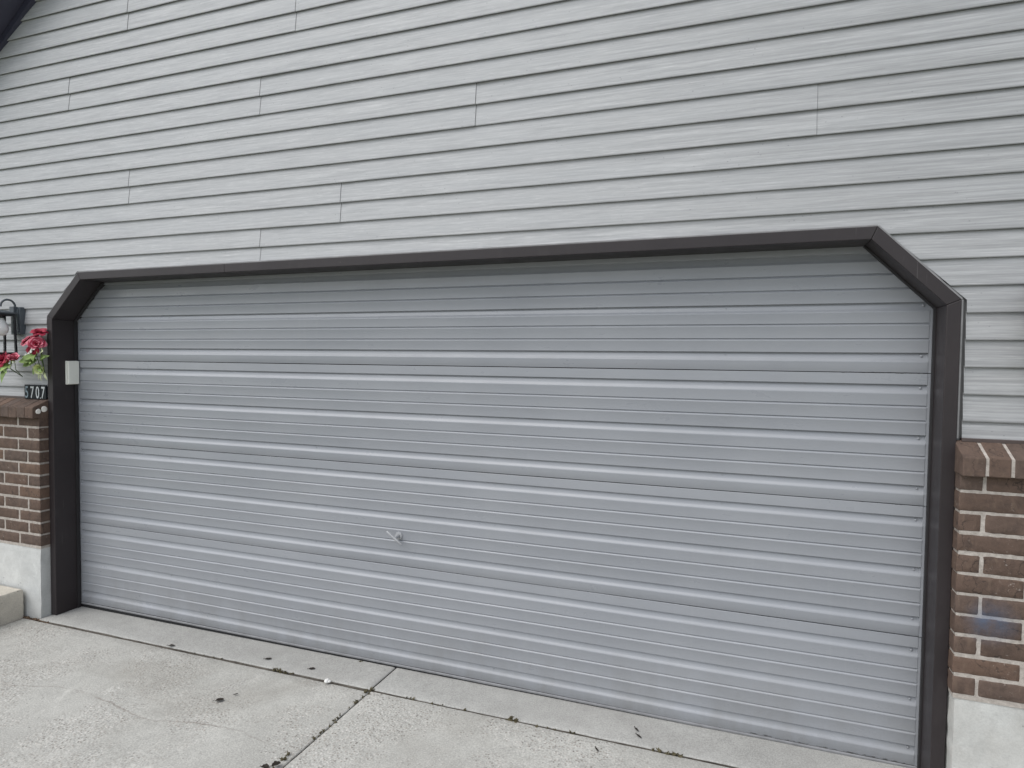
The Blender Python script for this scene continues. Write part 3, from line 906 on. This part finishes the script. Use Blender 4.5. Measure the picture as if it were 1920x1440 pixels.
for p, d, l, w, k in [((-2.50, -.19, 1.60), (-.9, -.4, -.25), .12, .062, 0), ((-2.50, -.20, 1.615), (-.75, -.5, .1), .085, .045, 0), ((-2.47, -.19, 1.61), (.7, -.5, .15), .095, .042, 0),
                      ((-2.46, -.20, 1.60), (.95, -.4, .35), .10, .036, 0), ((-2.485, -.20, 1.64), (.4, -.8, -.35), .08, .045, 0), ((-2.49, -.19, 1.58), (-.25, -.5, -.8), .08, .035, 0),
                      ((-2.50, -.18, 1.735), (.5, -.4, -.3), .07, .04, 0), ((-2.52, -.19, 1.63), (-.6, -.5, -.6), .08, .045, 0), ((-2.47, -.20, 1.575), (.6, -.5, -.5), .075, .036, 0),
                      ((-2.445, -.20, 1.655), (.75, -.7, .1), .058, .044, 1), ((-2.43, -.195, 1.525), (.5, -.3, -.9), .055, .016, 1), ((-2.47, -.195, 1.53), (-.25, -.3, -1), .055, .014, 1),
                      ((-2.45, -.2, 1.53), (.1, -.4, -1), .06, .014, 1)]:
    leaf(m, Vector(p) - O, d, l, w, k)
for p, d, l, w in [((-2.505, -.205, 1.625), (-.35, -.8, -.2), .075, .045), ((-2.49, -.21, 1.60), (.35, -.85, -.1), .07, .042), ((-2.53, -.20, 1.60), (-.8, -.6, -.05), .085, .042), ((-2.475, -.205, 1.63), (.55, -.7, .25), .065, .036)]:
    leaf(m, Vector(p) - O, d, l, w, 0)
m.build('leaves', [M['leaf'], M['leaf_pale']], bq, smooth=True, fix=False)
def sprig(par, pts, seed, r=.0065):
    m = MB(); rnd = random.Random(seed)
    for p in pts:
        p = Vector(p)
        for k in range(5):
            t = 2 * math.pi * k / 5 + rnd.random()
            leaf(m, p, (math.cos(t), -.5, math.sin(t)), r * 1.6, r * 1.5, 0, .2)
    return m.build('white_blossoms', M['blossom'], par, smooth=True, fix=False)
rnd = random.Random(3)
sprig(bq, [Vector((-2.548 + .011 * i + rnd.uniform(-.006, .006), -.225 + rnd.uniform(-.01, .01), 1.632 + .0062 * i + rnd.uniform(-.007, .007))) - O for i in range(9)], 5, .0072)
m = MB()
for a, b in (((-2.47, -.165, 1.50), (-2.472, -.185, 1.76)), ((-2.48, -.165, 1.50), (-2.54, -.185, 1.70)), ((-2.465, -.165, 1.50), (-2.455, -.2, 1.69)), ((-2.475, -.165, 1.50), (-2.545, -.21, 1.64))):
    a = Vector(a) - O; b = Vector(b) - O
    m.tube([a, a.lerp(b, .5) + Vector((.008, -.012, 0)), b], .0022, 6)
m.build('stems', M['stem'], bq, smooth=True)

b2 = tag(empty('flower_bouquet', (-2.660, SY, 1.490)), 'smaller bunch of silk roses with one pink bud, hanging right under the black lantern', 'bouquet', GRP_F)
O = Vector(b2.location)
for (x, y, z), ax, sz, sd_, bud in [((-2.572, -.285, 1.600), (.4, -.5, .85), .050, 11, True), ((-2.668, -.280, 1.596), (.1, -.9, .5), .046, 12, False), ((-2.715, -.25, 1.60), (-.5, -.8, .4), .046, 14, False)]:
    rose(b2, Vector((x, y, z)) - O, ax, sz, [M['rose'], M['rose_pale']] if bud else [M['rose'], M['rose']], sd_, bud)
m = MB()
for p, d, l, w in [((-2.67, -.25, 1.56), (-.6, -.6, -.3), .10, .05), ((-2.66, -.26, 1.56), (.5, -.7, -.3), .085, .042), ((-2.68, -.25, 1.55), (.1, -.7, -.7), .10, .045), ((-2.66, -.25, 1.575), (.8, -.4, .2), .075, .035),
                   ((-2.69, -.25, 1.54), (-.3, -.5, -.9), .09, .045), ((-2.70, -.24, 1.57), (-.9, -.3, .1), .09, .045), ((-2.585, -.28, 1.575), (.2, -.4, .9), .032, .020)]:
    leaf(m, Vector(p) - O, d, l, w, 0)
for p, d, l, w in [((-2.60, -.275, 1.575), (.35, -.7, -.3), .055, .030), ((-2.62, -.27, 1.57), (-.2, -.8, -.35), .07, .04), ((-2.64, -.265, 1.585), (.4, -.8, .2), .06, .036)]:
    leaf(m, Vector(p) - O, d, l, w, 0)
m.build('leaves', [M['leaf'], M['leaf_pale']], b2, smooth=True, fix=False)
sprig(b2, [Vector((-2.575 + rnd.uniform(-.022, .022) - .006 * i, -.285 + rnd.uniform(-.01, .01), 1.592 - .007 * i + rnd.uniform(-.008, .008))) - O for i in range(8)], 8, .0055)
m = MB()
for a, b in (((-2.69, -.16, 1.49), (-2.572, -.28, 1.595)), ((-2.69, -.16, 1.49), (-2.668, -.275, 1.595)), ((-2.69, -.16, 1.49), (-2.715, -.245, 1.6))):
    a = Vector(a) - O; b = Vector(b) - O
    m.tube([a, a.lerp(b, .5) + Vector((.004, -.02, -.004)), b], .0022, 6)
m.build('stems', M['stem'], b2, smooth=True)

# ---------------------------------------------------------------- litter on the concrete
def dead_leaf(x, y, rz, l, w, label, dz=0., curl=.5):
    l *= .74; w *= .74
    m = MB(); N = 7; g = []
    sd_ = x * 7 + y
    for j in range(N + 1):
        v = j / N; ww = w * math.sin(math.pi * min(1, v * .97 + .02)) ** .7 * .5 + .0006
        ww *= 1 + .35 * nz(v * 6, sd_)
        row = []
        for i in range(5):
            u = (i / 4 - .5) * 2
            row.append(m.vert((v - .5) * l, u * ww, .002 + curl * (abs(u) ** 1.6) * ww * .9 + .22 * l * (v - .5) ** 2 + .004 * abs(nz(v * 4, u * 2, sd_))))
        g.append(row)
    for j in range(N):
        for i in range(4): m.face((g[j][i], g[j][i + 1], g[j + 1][i + 1], g[j + 1][i]))
    m.tube([(-l * .5, 0, .004 + .055 * l), (-l * .62, .003, .006 + .05 * l), (-l * .75, .002, .003)], .0012, 5)
    o = m.build('dead_leaf', M['dead'], None, smooth=True, fix=False)
    o.location = (x, y, GZ(x) + dz); o.rotation_euler = (0, 0, rz)
    return tag(o, label, 'leaf', 'dead leaves on the concrete')
dead_leaf(-1.352, -.232, R(25), .052, .022, 'dry dark leaf lying on the joint near the left end of the door')
dead_leaf(-.722, -.166, R(30), .048, .023, 'dark curled leaf on the apron, the farther of two in front of the door')
dead_leaf(-.427, -.174, R(28), .045, .024, 'dark curled leaf on the apron just behind the white stone')
dead_leaf(-.650, -.585, R(40), .052, .034, 'biggest dark leaf, out on the left driveway slab', -.007)
dead_leaf(-.618, -.512, R(55), .026, .012, 'tiny dark leaf scrap beside the biggest leaf on the driveway', -.007)
dead_leaf(1.285, -.128, R(-50), .042, .012, 'thin dark leaf sliver on the right apron, closer to the door', 0, .9)
dead_leaf(1.303, -.176, R(-40), .046, .012, 'thin dark leaf sliver on the right apron, closer to the joint', 0, .9)
dead_leaf(1.150, -.330, R(-50), .040, .010, 'narrow dark leaf out on the right driveway slab', -.005, .9)
dead_leaf(-.048, -.897, R(60), .050, .036, 'dark crumpled leaf caught in the driveway joint at the bottom edge', -.004, .9)
dead_leaf(-.080, -.925, R(10), .046, .034, 'dark crumpled leaf lying left of the driveway joint at the bottom edge', -.006, .9)
m = MB()
def blob(m, c, r, seed, sq=.7, seg=12):
    rings = []
    for j in range(1, 8):
        ph = math.pi * j / 8
        rings.append([m.vert(*[c[a] + q * (1 + .35 * nz(q_[0] * 1.6 + seed, q_[1] * 1.6, q_[2] * 1.6)) for a, q, q_ in
            ((a, (r * math.sin(ph) * math.cos(t), r * math.sin(ph) * math.sin(t), r * sq * math.cos(ph))[a], (math.sin(ph) * math.cos(t), math.sin(ph) * math.sin(t), math.cos(ph))) for a in range(3))]) for t in [2 * math.pi * k / seg for k in range(seg)]])
    for A, B in zip(rings, rings[1:]):
        for k in range(seg): m.face((A[k], A[(k + 1) % seg], B[(k + 1) % seg], B[k]))
    m.face(rings[0][::-1]); m.face(rings[-1])
blob(m, (0, 0, .008), .014, 3)
blob(m, (.013, .004, .006), .009, 8)
pe = m.build('stone', M['stone'], None, smooth=True); pe.location = (-.272, -.258, GZ(-.27) - .002)
tag(pe, 'small white stone sitting in the concrete joint', 'stone')
mo = MB()
rnd = random.Random(12)
def moss(x, y, n, sx_, sy_, r, ang=0.):
    for k in range(int(n * .6 + 1)):
        a, b = rnd.gauss(0, sx_), rnd.gauss(0, sy_)
        X = x + a * math.cos(ang) - b * math.sin(ang); Y = y + a * math.sin(ang) + b * math.cos(ang)
        q = rnd.uniform(.4, 1) * r
        blob(mo, (X, Y, GZ(X) - .008 + rnd.uniform(0, .006)), q, rnd.random() * 50, .8, 7)
        for t in range(3):
            d = Vector((rnd.uniform(-1, 1), rnd.uniform(-1, 1), rnd.uniform(.2, 1)))
            leaf(mo, (X, Y, GZ(X) - .004), d, q * rnd.uniform(1.2, 2.4), q * .5, 0)
moss(-.547, -.243, 14, .05, .005, .009); moss(-.62, -.243, 5, .03, .004, .007)
moss(.735, -.243, 16, .025, .006, .013); moss(.80, -.243, 6, .05, .004, .008)
moss(-.022, -.255, 9, .014, .02, .009); moss(-.024, -.36, 7, .004, .05, .007)
moss(-.024, -.62, 12, .005, .04, .007); moss(-.028, -.50, 6, .004, .04, .005)
moss(-.241, -.006, 7, .02, .003, .008); moss(1.43, -.243, 12, .07, .004, .009); moss(.25, -.243, 8, .06, .003, .006)
moss(-.05, -.86, 8, .004, .03, .008); moss(.45, -.243, 6, .08, .003, .005); moss(1.0, -.243, 6, .06, .003, .006); moss(-1.0, -.243, 5, .2, .003, .005)
mo2 = mo.build('moss', M['moss'], None, smooth=True, fix=False)
tag(mo2, 'dry moss and tiny weeds growing in the concrete joints', kind='stuff')
di = MB(); rnd = random.Random(5)
for k in range(130):
    X = -2.62 + .26 * rnd.random() ** 1.5; Y = -.232 + rnd.gauss(0, .006) - .03 * max(0, -(X + 2.50))
    blob(di, (X, Y, GZ(X) - .020 + rnd.uniform(0, .012)), rnd.uniform(.004, .010), rnd.random() * 90, .7, 6)
dirt = di.build('dirt', plain('brown_dirt', (.12, .085, .06), .95, .5, 50, .1, .5), None, smooth=True, fix=False)
tag(dirt, 'brown dirt and crumbs gathered in the gap at the foot of the left foundation', kind='stuff')

# ---------------------------------------------------------------- daylight: bright overcast, softly brighter from the upper left
SUN_EL, SUN_AZ = R(57), R(222)          # compass style: measured from +Y towards +X
EXPO, SKY_S, SUN_S = 0.80, .13, 1.15
w = bpy.data.worlds.new('World'); sc.world = w; w.use_nodes = True
nt = w.node_tree; nt.nodes.clear()
sky = nt.nodes.new('ShaderNodeTexSky'); sky.sky_type = 'NISHITA'; sky.sun_disc = False
sky.sun_elevation = SUN_EL; sky.sun_rotation = SUN_AZ; sky.air_density = 1.0; sky.dust_density = 1.2; sky.ozone_density = 1.0
hs = nt.nodes.new('ShaderNodeHueSaturation'); hs.inputs['Saturation'].default_value = .36
bg = nt.nodes.new('ShaderNodeBackground'); bg.inputs['Strength'].default_value = SKY_S
wo = nt.nodes.new('ShaderNodeOutputWorld')
nt.links.new(sky.outputs[0], hs.inputs['Color']); tint = nt.nodes.new('ShaderNodeMix'); tint.data_type = 'RGBA'; tint.blend_type = 'MULTIPLY'; tint.inputs['Factor'].default_value = 1; tint.inputs['B'].default_value = (1.0, .995, .99, 1)
nt.links.new(hs.outputs[0], tint.inputs['A']); nt.links.new(tint.outputs['Result'], bg.inputs['Color']); nt.links.new(bg.outputs[0], wo.inputs['Surface'])
sl_ = bpy.data.lights.new('sun', 'SUN'); sl_.energy = SUN_S; sl_.angle = R(60); sl_.color = (1, .985, .945)
so_ = bpy.data.objects.new('sun', sl_); C.objects.link(so_)
dsun = Vector((math.sin(SUN_AZ) * math.cos(SUN_EL), math.cos(SUN_AZ) * math.cos(SUN_EL), math.sin(SUN_EL)))
so_.rotation_euler = dsun.to_track_quat('Z', 'Y').to_euler(); so_.location = dsun * 20

# ---------------------------------------------------------------- camera (solved from the door sections and the siding courses)
cam = bpy.data.cameras.new('camera'); cam.sensor_fit = 'HORIZONTAL'; cam.sensor_width = 36
cam.lens = 1204.636 / 1920 * 36; cam.clip_start = .05; cam.clip_end = 1000
co_ = bpy.data.objects.new('camera', cam); C.objects.link(co_); sc.camera = co_
rt = Vector((0.93873611, 0.34445195, 0.01128555)); fw = Vector((-0.34384163, 0.93829112, -0.03718482)); up = Vector((-0.02339751, 0.03102629, 0.99924469))
co_.matrix_world = Matrix(((rt.x, up.x, -fw.x, 1.7149), (rt.y, up.y, -fw.y, -2.9718), (rt.z, up.z, -fw.z, 1.6332), (0, 0, 0, 1)))

sc.view_settings.view_transform = 'Standard'; sc.view_settings.look = 'None'
sc.view_settings.exposure = EXPO; sc.view_settings.gamma = 1
sc.render.engine = 'CYCLES'; sc.cycles.use_denoising = True; sc.cycles.max_bounces = 8
sc.cycles.transparent_max_bounces = 8
